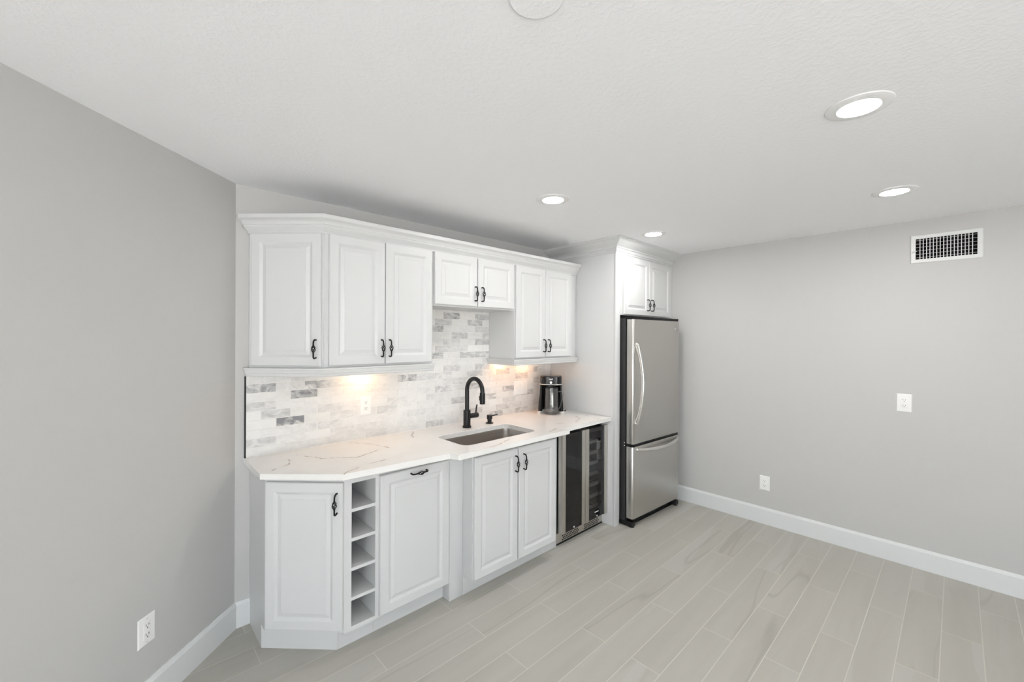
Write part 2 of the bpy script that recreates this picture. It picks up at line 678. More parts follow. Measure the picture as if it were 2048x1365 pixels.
def door(parent, W, w, hgt, hx, hz, horizontal=False, name='door', rail=.052):
    bm = B()
    panel_door(bm, w, hgt, rail=rail)
    d_ = obj(name, bm, M['paint'], parent, W, smooth=0)
    Wh = W @ T(hx, 0, hz)
    if horizontal:
        Wh = Wh @ Matrix.Rotation(radians(90), 4, 'Y')
    handle(d_, Wh)
    return d_


# ------------------------------------------------------------------ wall cabinets
ZB, ZT = 1.416, 2.165           # carcass bottom and top of the tall wall cabinets
FY = -.315                      # face-frame plane
FC = .040                       # angled face frame: x + y = FC
cx = FC - FY                    # .355 corner of both frames
u = thing('angled_wall_cabinet', 'white wall cabinet with one angled door in the left corner', 'cabinet', (.2, -.1, ZB))
bm = B(); prism(bm, [(.062, -.003), (.062, FC - .062), (cx, FY), (cx, -.003)], ZB, ZT)
obj('carcass', bm, M['paint'], u)
A45 = RZ(-45)
door(u, T(.0615, FC - .0285 - .0615, 1.428) @ A45, .386, .725, .362, .094)

u = thing('wall_cabinet', 'tall white two-door wall cabinet above the countertop outlet, left of the short one', 'cabinet', (.7, -.15, ZB))
obj('carcass', bx(cx + .001, 1.049, FY, -.003, ZB, ZT), M['paint'], u)
door(u, T(.378, FY - .021, 1.428), .3265, .727, .302, .094)
door(u, T(.709, FY - .021, 1.428), .3245, .727, .022, .094)

u = thing('wall_cabinet', 'short white two-door wall cabinet above the sink', 'cabinet', (1.42, -.15, 1.795))
obj('carcass', bx(1.050, 1.794, FY, -.003, 1.797, ZT), M['paint'], u)
door(u, T(1.054, FY - .021, 1.808), .357, .348, .334, .090)
door(u, T(1.419, FY - .021, 1.808), .357, .348, .030, .090)

u = thing('wall_cabinet', 'tall white two-door wall cabinet above the iced tea maker', 'cabinet', (2.2, -.15, ZB))
obj('carcass', bx(1.795, 2.568, FY, -.003, ZB, ZT), M['paint'], u)
door(u, T(1.799, FY - .021, 1.428), .337, .727, .313, .094)
door(u, T(2.140, FY - .021, 1.428), .337, .727, .028, .094)

# crown moulding and light rails
CP = [(0, 2.152), (.007, 2.152), (.009, 2.156), (.009, 2.161), (.011, 2.165), (.024, 2.178), (.031, 2.186), (.033, 2.190), (.033, 2.195),
      (.037, 2.197), (.039, 2.205), (.044, 2.213), (.051, 2.219), (.058, 2.223), (.061, 2.226), (.061, 2.246), (0, 2.246)]
bm = B(); sweep(bm, CP, [(.062, -.003), (.062, FC - .062), (cx, FY), (2.568, FY)])
tag(obj('crown_moulding', bm, M['paint']), 'white crown moulding along the top of the wall cabinets, stopping short of the ceiling', 'moulding')
LP = [(-.018, 1.368), (.012, 1.368), (.016, 1.372), (.018, 1.378), (.018, 1.384), (.022, 1.388), (.024, 1.396), (.026, 1.400),
      (.026, 1.404), (.030, 1.408), (.030, 1.416), (-.018, 1.416)]
bm = B(); sweep(bm, LP, [(.062, -.012), (.062, FC - .062), (cx, FY), (1.049, FY)])
tag(obj('light_rail', bm, M['paint']), 'white light rail under the two left wall cabinets with an angled end', 'moulding')
bm = B(); sweep(bm, LP, [(1.795, -.012), (1.795, FY), (2.568, FY)])
tag(obj('light_rail', bm, M['paint']), 'white light rail under the right wall cabinet above the iced tea maker', 'moulding')

# puck lamps behind the rails
for i, (px, py, lab) in enumerate(((.69, -.10, 'warm puck lamp under the left wall cabinets'),
                                   (1.90, -.085, 'warm puck lamp under the right wall cabinet, nearer the sink'),
                                   (2.19, -.085, 'warm puck lamp under the right wall cabinet, above the iced tea maker'))):
    u = thing('puck_lamp', lab, 'lamp', (px, py, 1.40), 'puck lamps under the wall cabinets')
    bm = B(); lathe(bm, [(.036, 0), (.036, .012), (.030, .0155)], (px, py, 1.400), 28)
    obj('housing', bm, M['silver'], u)
    bm = B(); lathe(bm, [(.027, -.002), (.027, .0)], (px, py, 1.3995), 28)
    obj('lens', bm, M['amber_lens' if i else 'warm_lens'], u)

# ------------------------------------------------------------------ tall panel and refrigerator cabinet
PX = 2.574
FRY = -.730
bm = B()
box(bm, PX, PX + .019, FRY + .02, -.003, 0, 2.36)
box(bm, PX, PX + .068, FRY, FRY + .02, 0, 2.36)
bevel(bm, .0015)
tag(obj('end_panel', bm, M['paint']), 'tall white end panel between the countertop and the refrigerator', 'panel')
u = thing('refrigerator_cabinet', 'white two-door cabinet above the stainless refrigerator', 'cabinet', (3.1, -.4, 1.785))
bm = B()
box(bm, PX + .0685, RW - .002, FRY, FRY + .02, 1.785, 2.36)
box(bm, PX + .020, RW - .002, FRY + .021, -.003, 1.790, 2.36)
obj('carcass', bm, M['paint'], u)
door(u, T(2.672, FRY - .021, 1.792), .421, .500, .386, .096)
door(u, T(3.097, FRY - .021, 1.792), .413, .500, .033, .096)
CP2 = [(0, 2.306), (.006, 2.306), (.006, 2.318), (.012, 2.322), (.012, 2.344), (.020, 2.348), (.024, 2.356), (.040, 2.366),
       (.060, 2.376), (.080, 2.388), (.090, 2.398), (.098, 2.400), (.100, 2.408), (.105, 2.410), (.105, CEIL - .0005), (0, CEIL - .0005)]
bm = B(); sweep(bm, CP2, [(PX, -.003), (PX, FRY), (RW - .002, FRY)])
tag(obj('crown_moulding', bm, M['paint']), 'deep white crown moulding reaching the ceiling over the refrigerator cabinet', 'moulding')

# ------------------------------------------------------------------ base cabinets
BZ0, BZ1 = .118, .886
BF = -.258                      # angled frame: x + y = BF
by = -.610
bcx = BF - by                   # .352
TK = .055
u = thing('angled_base_cabinet', 'white base cabinet with one angled door at the left end', 'cabinet', (.2, -.2, 0))
bm = B(); prism(bm, [(.070, -.003), (.070, BF - .070), (bcx, by), (bcx, -.003)], BZ0, BZ1)
obj('carcass', bm, M['paint'], u)
s2 = TK * math.sqrt(2)
bm = B(); prism(bm, [(.070, -.003), (.070, BF + .062 - .070), (BF + .062 - by - .068, by + .068), (bcx, by + .068), (bcx, -.003)], 0, BZ0)
obj('toe_kick', bm, M['paint'], u)
bm = B(); prism(bm, [(.066, -.003), (.066, BF - .066), (.0695, BF - .0695), (.0695, -.003)], BZ0, BZ1)
door(u, T(.0635, BF - .0285 - .0635, .137) @ A45, .389, .731, .362, .632)

u = thing('wine_rack', 'narrow white open wine rack with five cubbies beside the angled door', 'wine rack', (.44, -.4, 0))
wx0, wx1 = .353, .536
bm = B()
box(bm, wx0, .391, by, -.003, BZ0 - .010, BZ1)
box(bm, .517, wx1, by, -.003, BZ0 - .010, BZ1)
box(bm, .391, .517, by, -.003, .852, BZ1)
box(bm, .391, .517, by, -.003, BZ0 - .010, .130)
box(bm, .391, .517, -.22, -.003, .130, .852)
obj('carcass', bm, M['paint'], u)
for zt in (.722, .574, .425, .276):
    obj('shelf', bx(.3912, .5168, by + .001, -.221, zt - .0165, zt), M['paint'], u)
obj('toe_kick', bx(bcx + .001, wx1, by + .068, -.003, 0, BZ0 - .0105), M['paint'], u)

u = thing('pull_out_cabinet', 'white base cabinet with one wide pull-out front and a horizontal pull', 'cabinet', (.75, -.3, 0))
obj('carcass', bx(wx1 + .001, .984, by, -.003, BZ0, BZ1), M['paint'], u)
obj('toe_kick', bx(wx1 + .001, .984, by + .068, -.003, 0, BZ0 - .001), M['paint'], u)
door(u, T(.536, by - .021, .124), .432, .737, .225, .712, True, 'pull_out_front')

bm = B()
box(bm, .985, 1.084, by, by + .06, 0, BZ1)
box(bm, .985, 1.005, by + .06, by + .12, 0, BZ1)
bevel(bm, .0015)
obj('filler_post', bm, M['paint'], u)

u = thing('sink_cabinet', 'white two-door sink base cabinet standing forward of the others', 'cabinet', (1.45, -.4, 0))
SY = -.700
bm = B()
box(bm, 1.085, 1.104, SY, -.003, .120, BZ1)
box(bm, 1.816, 1.836, SY, -.003, .120, BZ1)
box(bm, 1.104, 1.816, SY, -.003, .120, .140)
box(bm, 1.104, 1.816, -.020, -.003, .140, BZ1)
box(bm, 1.104, 1.816, SY, SY + .02, .860, BZ1)
box(bm, 1.448, 1.462, SY, SY + .02, .140, .860)
obj('carcass', bm, M['paint'], u)
bm = B()
box(bm, 1.085, 1.836, by, by + .02, 0, .1195)
obj('toe_kick', bm, M['paint'], u)
door(u, T(1.092, SY - .021, .127), .357, .738, .333, .640)
door(u, T(1.459, SY - .021, .127), .372, .738, .040, .640)

bm = B()
box(bm, 1.8365, 1.966, by, by + .02, 0, BZ1)
box(bm, 1.946, 1.966, by + .02, -.003, 0, BZ1)
bevel(bm, .001)
obj('filler_strip', bm, M['paint'], u)

# ------------------------------------------------------------------ countertop with sink hole
CT0, CT1 = .887, .917
outer = [(.039, -.012), (.041, -.357), (.334, -.648), (.928, -.696), (.946, -.752), (.953, -.757), (1.935, -.760), (1.940, -.757),
         (1.941, -.703), (PX - .001, -.690), (PX - .001, -.012)]


def rrect(x0, x1, y0, y1, r, n=7):
    pts = []
    for cx_, cy_, a0 in ((x1 - r, y1 - r, 0), (x0 + r, y1 - r, 90), (x0 + r, y0 + r, 180), (x1 - r, y0 + r, 270)):
        for i in range(n):
            a = radians(a0 + 90 * i / (n - 1))
            pts.append((cx_ + r * cos(a), cy_ + r * sin(a)))
    return pts


HX = (1.098, 1.742, -.616, -.281)
hole = rrect(*HX, .055)
bm = B()
loops = []
for zz in (CT0, CT1):
    lo = [bm.verts.new((p[0], p[1], zz)) for p in outer]
    li = [bm.verts.new((p[0], p[1], zz)) for p in hole]
    es = []
    for l in (lo, li):
        for i in range(len(l)):
            es.append(bm.edges.new((l[i], l[(i + 1) % len(l)])))
    bmesh.ops.triangle_fill(bm, edges=es, use_beauty=True)
    loops.append((lo, li))
for q in (0, 1):
    a, b = loops[0][q], loops[1][q]
    for i in range(len(a)):
        j = (i + 1) % len(a)
        bm.faces.new((a[i], a[j], b[j], b[i]))
bevel(bm, .0025, 2, 50)
tag(obj('countertop', bm, M['quartz'], smooth=0), 'white quartz countertop with thin brown veins over the base cabinets', 'countertop')

u = thing('sink', 'undermount stainless steel sink sunk in the countertop', 'sink', (1.42, -.45, .69))
bm = B()
ring = []
for inset, zz, rr in ((-.012, CT0 - .0008, .067), (.004, CT0 - .0008, .055), (.006, CT0 - .012, .055), (.010, .715, .05), (.016, .700, .045),
                      (.030, .690, .035), (.05, .688, .03)):
    ring.append([bm.verts.new((p[0], p[1], zz)) for p in
                 rrect(HX[0] + inset, HX[1] - inset, HX[2] + inset, HX[3] - inset, rr)])
for a, b in zip(ring, ring[1:]):
    for i in range(len(a)):
        j = (i + 1) % len(a)
        bm.faces.new((a[i], a[j], b[j], b[i]))
bm.faces.new(ring[-1])
obj('basin', bm, M['sink_steel'], u, smooth=50)
bm = B(); lathe(bm, [(.045, .0), (.045, .003), (.035, .004), (.030, .001)], (1.42, -.40, .6885), 28)
obj('drain', bm, M['chrome'], u)

# ------------------------------------------------------------------ faucet and soap pump
fx, fy = 1.432, -.190
u = thing('faucet', 'tall matte black gooseneck kitchen faucet behind the sink', 'faucet', (fx, fy, CT1))
bm = B(); lathe(bm, [(.0325, 0), (.0325, .010), (.0305, .014), (.0268, .016), (.0268, .128), (.0258, .130), (.0160, .130)], (fx, fy, CT1), 36)
obj('base', bm, M['black_metal'], u)
bm = B()
zc, ra = 1.196, .090
pts = [(fx, fy, 1.040)] + [(fx, fy, 1.08 + i * .029) for i in range(4)]
for i in range(25):
    a = pi * i / 24
    pts.append((fx, fy - ra + ra * cos(a), zc + ra * sin(a)))
pts.append((fx, fy - 2 * ra, 1.188))
tube(bm, pts, .0158, 18)
obj('spout', bm, M['black_metal'], u, smooth=50)
bm = B(); lathe(bm, [(.0165, .082), (.0195, .078), (.0195, .006), (.0185, 0), (.014, 0)][::-1], (fx, fy - 2 * ra, 1.112), 28)
sp = obj('spray_head', bm, M['black_metal'], u)
bm = bx(fx - .026, fx - .0188, fy - 2 * ra - .007, fy - 2 * ra + .007, 1.140, 1.172, bev=.002)
obj('button', bm, M['black'], sp)
bm = B(); lathe(bm, [(.014, 0), (.0185, .004), (.0185, .050), (.0195, .0505), (.0195, .074), (.017, .078)], (fx + .024, fy, .999), 26, 'x')
hub = obj('valve', bm, M['black_metal'], u)
bm = B()
tube(bm, [(fx + .084, fy, 1.012), (fx + .086, fy, 1.030), (fx + .090, fy, 1.055), (fx + .095, fy, 1.078)], [.007, .0068, .0062, .0055], 10)
obj('lever', bm, M['black_metal'], hub, smooth=50)

u = thing('soap_dispenser', 'short matte black soap pump on the countertop right of the faucet', 'soap dispenser', (1.656, -.186, CT1))
bm = B(); lathe(bm, [(.030, 0), (.030, .005), (.026, .007), (.0165, .008), (.0165, .030), (.0155, .031)], (1.656, -.186, CT1), 28)
obj('collar', bm, M['black_metal'], u)
bm = B(); lathe(bm, [(.016, .031), (.0215, .033), (.0215, .062), (.020, .065), (.012, .066)], (1.656, -.186, CT1), 28)
hd = obj('pump_head', bm, M['black_metal'], u)
bm = B(); tube(bm, [(1.670, -.186, CT1 + .055), (1.70, -.188, CT1 + .057), (1.736, -.190, CT1 + .060)], [.0055, .0048, .004], 10)
obj('nozzle', bm, M['black_metal'], hd, smooth=50)

# ------------------------------------------------------------------ tiled backsplash
random.seed(11)
TW, TH, Z0 = .1524, .0508, .9162
# tone of the greyer tiles by course and place in the course (the rest stay near white)
DARK = {
    (0, 4): 0.2, (0, 7): 0.34, (0, 11): 0.46, (0, 13): 0.36, (0, 15): 0.34, (1, 0): 0.34, (1, 3): 0.18, (1, 10): 0.36,
    (1, 12): 0.34, (1, 15): 0.3, (2, 1): 0.14, (2, 2): 0.18, (2, 6): 0.2, (2, 15): 0.3, (3, 1): 0.95, (3, 5): 0.22,
    (3, 9): 0.45, (3, 11): 0.42, (3, 14): 0.46, (4, 0): 0.4, (4, 2): 0.22, (4, 7): 0.16, (4, 12): 0.56, (5, 0): 0.3,
    (5, 8): 0.35, (5, 10): 0.42, (5, 15): 0.46, (6, 1): 0.72, (6, 8): 0.2, (6, 9): 0.3, (6, 13): 0.4, (7, 0): 0.62,
    (7, 1): 0.16, (7, 2): 0.55, (7, 3): 0.12, (7, 6): 0.62, (7, 7): 0.3, (7, 8): 0.3, (7, 10): 0.36, (7, 11): 0.16,
    (7, 12): 0.44, (7, 15): 0.42, (8, 1): 0.2, (8, 8): 0.3, (8, 10): 0.34, (10, 7): 0.58, (10, 9): 0.4, (10, 10): 0.42,
    (11, 8): 0.3, (11, 9): 0.22, (12, 8): 0.2, (12, 10): 0.46, (13, 9): 0.36, (13, 11): 0.3, (14, 7): 0.5, (14, 10): 0.22,
    (15, 8): 0.3, (15, 10): 0.42, (16, 8): 0.66, (16, 10): 0.42,
}
bm = B()
tone = bm.faces.layers.float.new('tone')
seed = bm.faces.layers.float.new('seed')
REG = [(.049, PX - .002, CT1 + .0005, 1.4155), (1.0505, 1.7935, 1.4155, 1.7965)]
GAP = .0012
for x0, x1, z0, z1 in REG:
    for rr_ in range(0, 19):
        of = .046 if rr_ % 2 else .122
        za, zb = Z0 + rr_ * TH + GAP, Z0 + (rr_ + 1) * TH - GAP
        for cc_ in range(-2, 19):
            xa, xb = of + cc_ * TW + GAP, of + (cc_ + 1) * TW - GAP
            ax, bx_, az, bz = max(xa, x0), min(xb, x1), max(za, z0), min(zb, z1)
            if bx_ - ax < .003 or bz - az < .003:
                continue
            rng = random.Random(rr_ * 100 + cc_)
            sd = rng.random()
            tn = DARK.get((rr_, cc_), rng.uniform(.0, .10) if rng.random() < .85 else rng.uniform(.1, .18))
            e = .0011
            a = [bm.verts.new(p) for p in ((ax, -.0095, az), (bx_, -.0095, az), (bx_, -.0095, bz), (ax, -.0095, bz))]
            b = [bm.verts.new(p) for p in ((ax + e, -.012, az + e), (bx_ - e, -.012, az + e), (bx_ - e, -.012, bz - e), (ax + e, -.012, bz - e))]
            fs = [bm.faces.new(b)] + [bm.faces.new((a[q], a[(q + 1) % 4], b[(q + 1) % 4], b[q])) for q in range(4)]
            for f_ in fs:
                f_[tone] = tn
                f_[seed] = sd
u = thing('backsplash', 'grey and white marble tile backsplash on the wall behind the countertop', 'backsplash', (1.3, -.005, CT1))
obj('tiles', bm, M['marble'], u, smooth=0)
bm = B()
box(bm, .049, PX - .0015, -.0103, -.0005, CT1 + .0003, 1.4155)
box(bm, 1.0505, 1.7935, -.0103, -.0005, 1.4155, 1.7965)
obj('grout', bm, M['grout'], u)
g = obj('edge_strip', bx(.0425, .0485, -.0130, -.0005, CT1 + .0003, 1.368), M['black'], u)
g['label'] = 'black metal edge strip'

# ------------------------------------------------------------------ outlets
def outlet(name, label, W, w=.074, hgt=.121, gangs=1, decora=True, screws=False):
    """local x to the right, z up, front towards -y, origin on the wall at the plate's lower middle"""
    u_ = bpy.data.objects.new(name, None)
    u_.empty_display_size = .04
    COL.objects.link(u_)
    place(u_, W, None)
    tag(u_, label, 'outlet')
    bm_ = B()
    loops_ = []
    for ins, dep in ((0, .0005), (0, .0022), (.0035, .0052), (.006, .0055)):
        loops_.append([bm_.verts.new(p) for p in ((-w / 2 + ins, -dep, ins), (w / 2 - ins, -dep, ins), (w / 2 - ins, -dep, hgt - ins), (-w / 2 + ins, -dep, hgt - ins))])
    for a_, b_ in zip(loops_, loops_[1:]):
        for q in range(4):
            bm_.faces.new((a_[q], a_[(q + 1) % 4], b_[(q + 1) % 4], b_[q]))
    bm_.faces.new(loops_[-1])
    bm_.faces.new(loops_[0][::-1])
    obj('cover_plate', bm_, M['plate'], u_, W, smooth=20)
    for gi in range(gangs):
        ox = (gi - (gangs - 1) / 2) * .046
        if gangs == 2:
            rc = obj('rocker_switch', bx(ox - .0165, ox + .0165, -.0082, -.0050, hgt / 2 - .033, hgt / 2 + .033, bev=.0012), M['plate'], u_, W)
            continue
        bm_ = B()
        if decora:
            box(bm_, ox - .0168, ox + .0168, -.0072, -.005, hgt / 2 - .034, hgt / 2 + .034)
            bevel(bm_, .001)
        else:
            for s_ in (-1, 1):
                lathe(bm_, [(.0172, .005), (.0172, .0070), (.0160, .0075)], (ox, 0, hgt / 2 + s_ * .0195), 26, 'y')
        rc = obj('receptacle', bm_, M['plate'], u_, W)
        for s_ in (-1, 1):
            zc_ = hgt / 2 + s_ * .0195
            for sx in (-.0064, .0064):
                obj('contact_slot', bx(ox + sx - .0011, ox + sx + .0011, -.0079, -.0068, zc_, zc_ + .0080), M['slot'], rc, W, smooth=0)
            bm_ = B()
            lathe(bm_, [(.0027, .0068), (.0027, .0079)], (ox, 0, zc_ - .0075), 12, 'y')
            obj('ground_hole', bm_, M['slot'], rc, W, smooth=0)
            if screws:
                bm_ = B()
                lathe(bm_, [(.003, .005), (.003, .0064), (.002, .0068)], (ox, 0, hgt / 2 + s_ * .0485), 12, 'y')
                obj('screw', bm_, M['silver'], u_, W)
    return u_


outlet('outlet', 'white outlet low on the angled left wall above the baseboard',
       T(ld.x * .522, ld.y * .522, .291) @ RZ(43.6), .078, .122, 1, True, True)
outlet('outlet', 'white outlet on the tiled backsplash left of the faucet', T(.729, -.0121, 1.074), .076, .121)
outlet('light_switch', 'white double switch plate on the tiled backsplash beside the iced tea maker', T(2.166, -.0121, 1.080), .168, .120, 2)['category'] = 'switch'
outlet('outlet', 'white outlet halfway up the right wall below the air vent', T(RW, -2.440, 1.075) @ RZ(-90), .080, .127)
outlet('outlet', 'white outlet low on the right wall near the refrigerator', T(RW, -1.566, .287) @ RZ(-90), .077, .123)

# ------------------------------------------------------------------ air vent, local frame like an outlet
VW = T(RW, -2.638, 2.118) @ RZ(-90)
vw, vh = .342, .194
u = bpy.data.objects.new('air_vent', None)
COL.objects.link(u)
place(u, VW, None)
tag(u, 'white supply air vent grille high on the right wall', 'air vent')
bm = B()
loops = []
for ins, dep in ((0, .0005), (0, .004), (.004, .0075), (.026, .0065), (.027, -.0), ):
    loops.append([bm.verts.new(p) for p in ((-vw / 2 + ins, -dep, ins), (vw / 2 - ins, -dep, ins), (vw / 2 - ins, -dep, vh - ins), (-vw / 2 + ins, -dep, vh - ins))])
for a, b in zip(loops, loops[1:]):
    for q in range(4):
        bm.faces.new((a[q], a[(q + 1) % 4], b[(q + 1) % 4], b[q]))
obj('frame', bm, M['vent_white'], u, VW, smooth=20)
bm = bx(-vw / 2 + .026, vw / 2 - .026, -.0010, -.0003, .026, vh - .026)
obj('duct', bm, M['void'], u, VW, smooth=0)
NV = 16
for i in range(NV):
    xx = -vw / 2 + .026 + (vw - .052) * (i + 1.35) / (NV + 1.7)
    obj('vane', bx(xx - .0020, xx + .0020, -.0072, -.0032, .0265, vh - .0265), M['vent_white'], u, VW, smooth=0)
for i in range(6):
    zz = .026 + (vh - .052) * (i + .45) / 6
    obj('blade', bx(-vw / 2 + .027, vw / 2 - .027, -.0030, -.0012, zz, zz + .0035), M['blade_grey'], u, VW, smooth=0)
bm = B(); tube(bm, [(-vw / 2 + .010, -.006, .074), (-vw / 2 + .018, -.016, .079), (-vw / 2 + .032, -.018, .083)], .003, 8)
obj('lever', bm, M['vent_white'], u, VW, smooth=50)
for sx in (-1, 1):
    bm = B()
    lathe(bm, [(.004, .006), (.004, .008), (.003, .009)], (sx * (vw / 2 - .013), 0, vh / 2), 12, 'y')
    obj('screw', bm, M['silver'], u, VW)

# ------------------------------------------------------------------ recessed lamps and a round cover on the ceiling
for lx, ly, lab in ((1.430, -1.030, 'lit recessed ceiling lamp in front of the sink wall cabinets'),
                    (2.630, -1.035, 'lit recessed ceiling lamp closest to the refrigerator cabinet'),
                    (1.449, -2.450, 'largest lit recessed ceiling lamp, nearest the viewer'),
                    (2.695, -2.450, 'lit recessed ceiling lamp nearest the right wall and its air vent')):
    u = thing('recessed_lamp', lab, 'ceiling lamp', (lx, ly, CEIL - .008), 'recessed lamps in the ceiling')
    bm = B()
    pr = [(.060, -.0045), (.063, -.0075), (.085, -.0070), (.097, -.0035), (.099, -.0005), (.060, -.0005)]
    lathe(bm, pr + [pr[0]], (lx, ly, CEIL), 48, caps=False)
    bmesh.ops.remove_doubles(bm, verts=bm.verts[:], dist=1e-6)
    obj('trim_ring', bm, M['ring_white'], u)
    bm = B(); lathe(bm, [(.0598, -.0050), (.0598, -.0010)], (lx, ly, CEIL), 48)
    obj('lens', bm, M['lens'], u)
bm = B(); lathe(bm, [(.064, -.005), (.068, -.003), (.0685, -.0005)], (.269, -1.989, CEIL), 48)
tag(obj('ceiling_cover_plate', bm, M['ceiling']), 'faint round cover plate painted white at the top edge of the ceiling', 'cover plate')

# ------------------------------------------------------------------ wine cooler
u = thing('wine_cooler', 'black and stainless two-door wine cooler under the right end of the countertop', 'wine cooler', (2.27, -.3, 0))
C0, C1, CYF, CZ = 1.970, 2.571, -.600, .872
bm = B()
box(bm, C0, C0 + .02, CYF, -.04, .012, CZ)
box(bm, C1 - .02, C1, CYF, -.04, .012, CZ)
box(bm, C0 + .02, C1 - .02, CYF, -.04, CZ - .03, CZ)
box(bm, C0 + .02, C1 - .02, CYF, -.04, .012, .095)
box(bm, C0 + .02, C1 - .02, -.06, -.04, .095, CZ - .03)
box(bm, 2.250, 2.280, CYF, -.06, .095, CZ - .03)
obj('case', bm, M['case_black'], u)
for sx in (C0 + .03, C1 - .03):
    for sy in (CYF + .05, -.08):
        bm = B()
        lathe(bm, [(.015, 0), (.015, .0118)], (sx, sy, 0), 12)
        obj('foot', bm, M['black'], u)
bm = B()
box(bm, C0 + .002, C1, CYF - .0055, CYF - .0005, .014, .090)
for gx0 in (2.045, 2.320):                        # punched vent pattern
    for rr_ in range(4):
        for cc_ in range(11):
            xx = gx0 + cc_ * .0185 + (rr_ % 2) * .0092
            n0 = len(bm.faces)
            lathe(bm, [(.0062, .0054), (.0062, .0060)], (xx, CYF, .026 + rr_ * .0150), 8, 'y')
            for f_ in list(bm.faces)[n0:]:
                f_.material_index = 1
obj('grille', bm, [M['steel_vertical'], M['void']], u, smooth=0)
obj('plinth', bx(C0 + .001, C1, CYF - .006, CYF - .0005, 0.0, .0135), M['black'], u)
# shelves behind the right door
for zz in (.709, .618, .530, .439, .347, .252, .156):
    bm = B()
    box(bm, 2.292, 2.545, -.585, -.570, zz - .013, zz + .013)
    sh = obj('shelf', bm, M['shelf_wood'], u)
    for q in range(6):
        xx = 2.30 + q * .047
        bm = B()
        tube(bm, [(xx, -.5695, zz - .006), (xx, -.08, zz - .006)], .0028, 6)
        obj('wire', bm, M['silver'], sh, smooth=65)
DY0, DY1 = -.660, -.612
for nm, a, b, sl, sr, gl_ in (('left', C0 + .005, 2.2625, .040, .045, 'dark_glass'), ('right', 2.2665, C1 - .001, .045, .047, 'tint_glass')):
    z0, z1 = .103, .852
    bm = B()
    box(bm, a, a + sl, DY0, DY1, z0, z1)
    box(bm, b - sr, b, DY0, DY1, z0, z1)
    bevel(bm, .0015)
    dr = obj('door', bm, M['steel_vertical'], u)
    dr['label'] = 'stainless framed %s glass door' % ('darker' if nm == 'left' else 'shelf-side')
    bm = B()
    box(bm, a + sl + .0005, b - sr - .0005, DY0 + .010, DY1, z1 - .035, z1 - .002)
    box(bm, a + sl + .0005, b - sr - .0005, DY0 + .010, DY1, z0 + .002, z0 + .062)
    box(bm, a + sl + .0005, a + sl + .010, DY0 + .012, DY1, z0 + .062, z1 - .035)
    box(bm, b - sr - .022, b - sr - .0005, DY0 + .012, DY1, z0 + .062, z1 - .035)
    obj('inner_frame', bm, M['black_gloss'], dr)
    obj('glass_pane', bx(a + sl + .0005, b - sr - .0005, DY0 + .003, DY0 + .008, z0 + .002, z1 - .002), M[gl_], dr, smooth=0)
    lk = 2.115 if nm == 'left' else 2.419
    bm = B(); lathe(bm, [(.0085, 0), (.0085, .006), (.006, .008)], (lk, DY0 + .003, .122), 18, 'y')
    obj('lock', bm, M['chrome'], dr)
    if nm == 'right':
        bm = B()
        for q in range(7):                       # small pale maker's mark, too small to read
            xx = 2.392 + q * .0078
            box(bm, xx, xx + .0058, DY0 + .0018, DY0 + .0028, .1500, .1575 if q % 3 else .1590)
        obj('badge', bm, M['mark_white'], dr, smooth=0)

# ------------------------------------------------------------------ refrigerator (local: x right, y back, front left corner at 0)
FW = T(2.661, -.846, 0) @ RZ(-2.7)
u = bpy.data.objects.new('refrigerator', None)
COL.objects.link(u)
place(u, FW, None)
tag(u, 'stainless bottom-freezer refrigerator with black sides in the right corner', 'refrigerator')
W_, D_ = .770, .780
obj('case', bx(.000, W_, .075, D_, .030, 1.757, bev=.003), M['case_black'], u, FW)
def slab(z0, z1):
    """door slab with generously rounded upright edges"""
    bm_ = B()
    pts_ = []
    r_ = .022
    for cx_, cy_, a0 in ((W_ - r_, r_, 270), (r_, r_, 180)):
        seg_ = []
        for i in range(7):
            a_ = radians(a0 + (90 * i / 6))
            seg_.append((cx_ + r_ * cos(a_), cy_ + r_ * sin(a_)))
        pts_.append(seg_)
    poly = pts_[1] + pts_[0] + [(W_, .064), (0, .064)]
    prism(bm_, poly, z0, z1)
    bevel(bm_, .002, 2, 60)
    return bm_


dr = obj('door', slab(.698, 1.747), M['steel'], u, FW)
dw = obj('freezer_drawer', slab(.072, .674), M['steel'], u, FW)
obj('gasket', bx(.012, W_ - .012, .0645, .0745, .080, .674), M['black'], u, FW)
obj('gasket', bx(.012, W_ - .012, .0645, .0745, .698, 1.740), M['black'], u, FW)
obj('hinge_strip', bx(.003, W_ - .003, .012, .0740, .6755, .6965, bev=.002), M['black'], u, FW)
for zz in (.678, .702):
    bm = B(); lathe(bm, [(.0045, .0), (.0045, .002), (.003, .003)], (0, 0, 0), 12, 'y')
    obj('hinge_screw', bm, M['chrome'], u, FW @ T(-.0002, .083, zz) @ RZ(-90))
bm = B()
box(bm, .002, W_ - .002, .012, .20, 1.7575, 1.770)
box(bm, .002, W_ - .002, .012, .072, 1.7478, 1.7574)
bevel(bm, .003)
lathe(bm, [(.020, 0), (.020, .010), (.016, .013)], (W_ - .024, .024, 1.7578), 18)
obj('top_cap', bm, M['black'], u, FW)
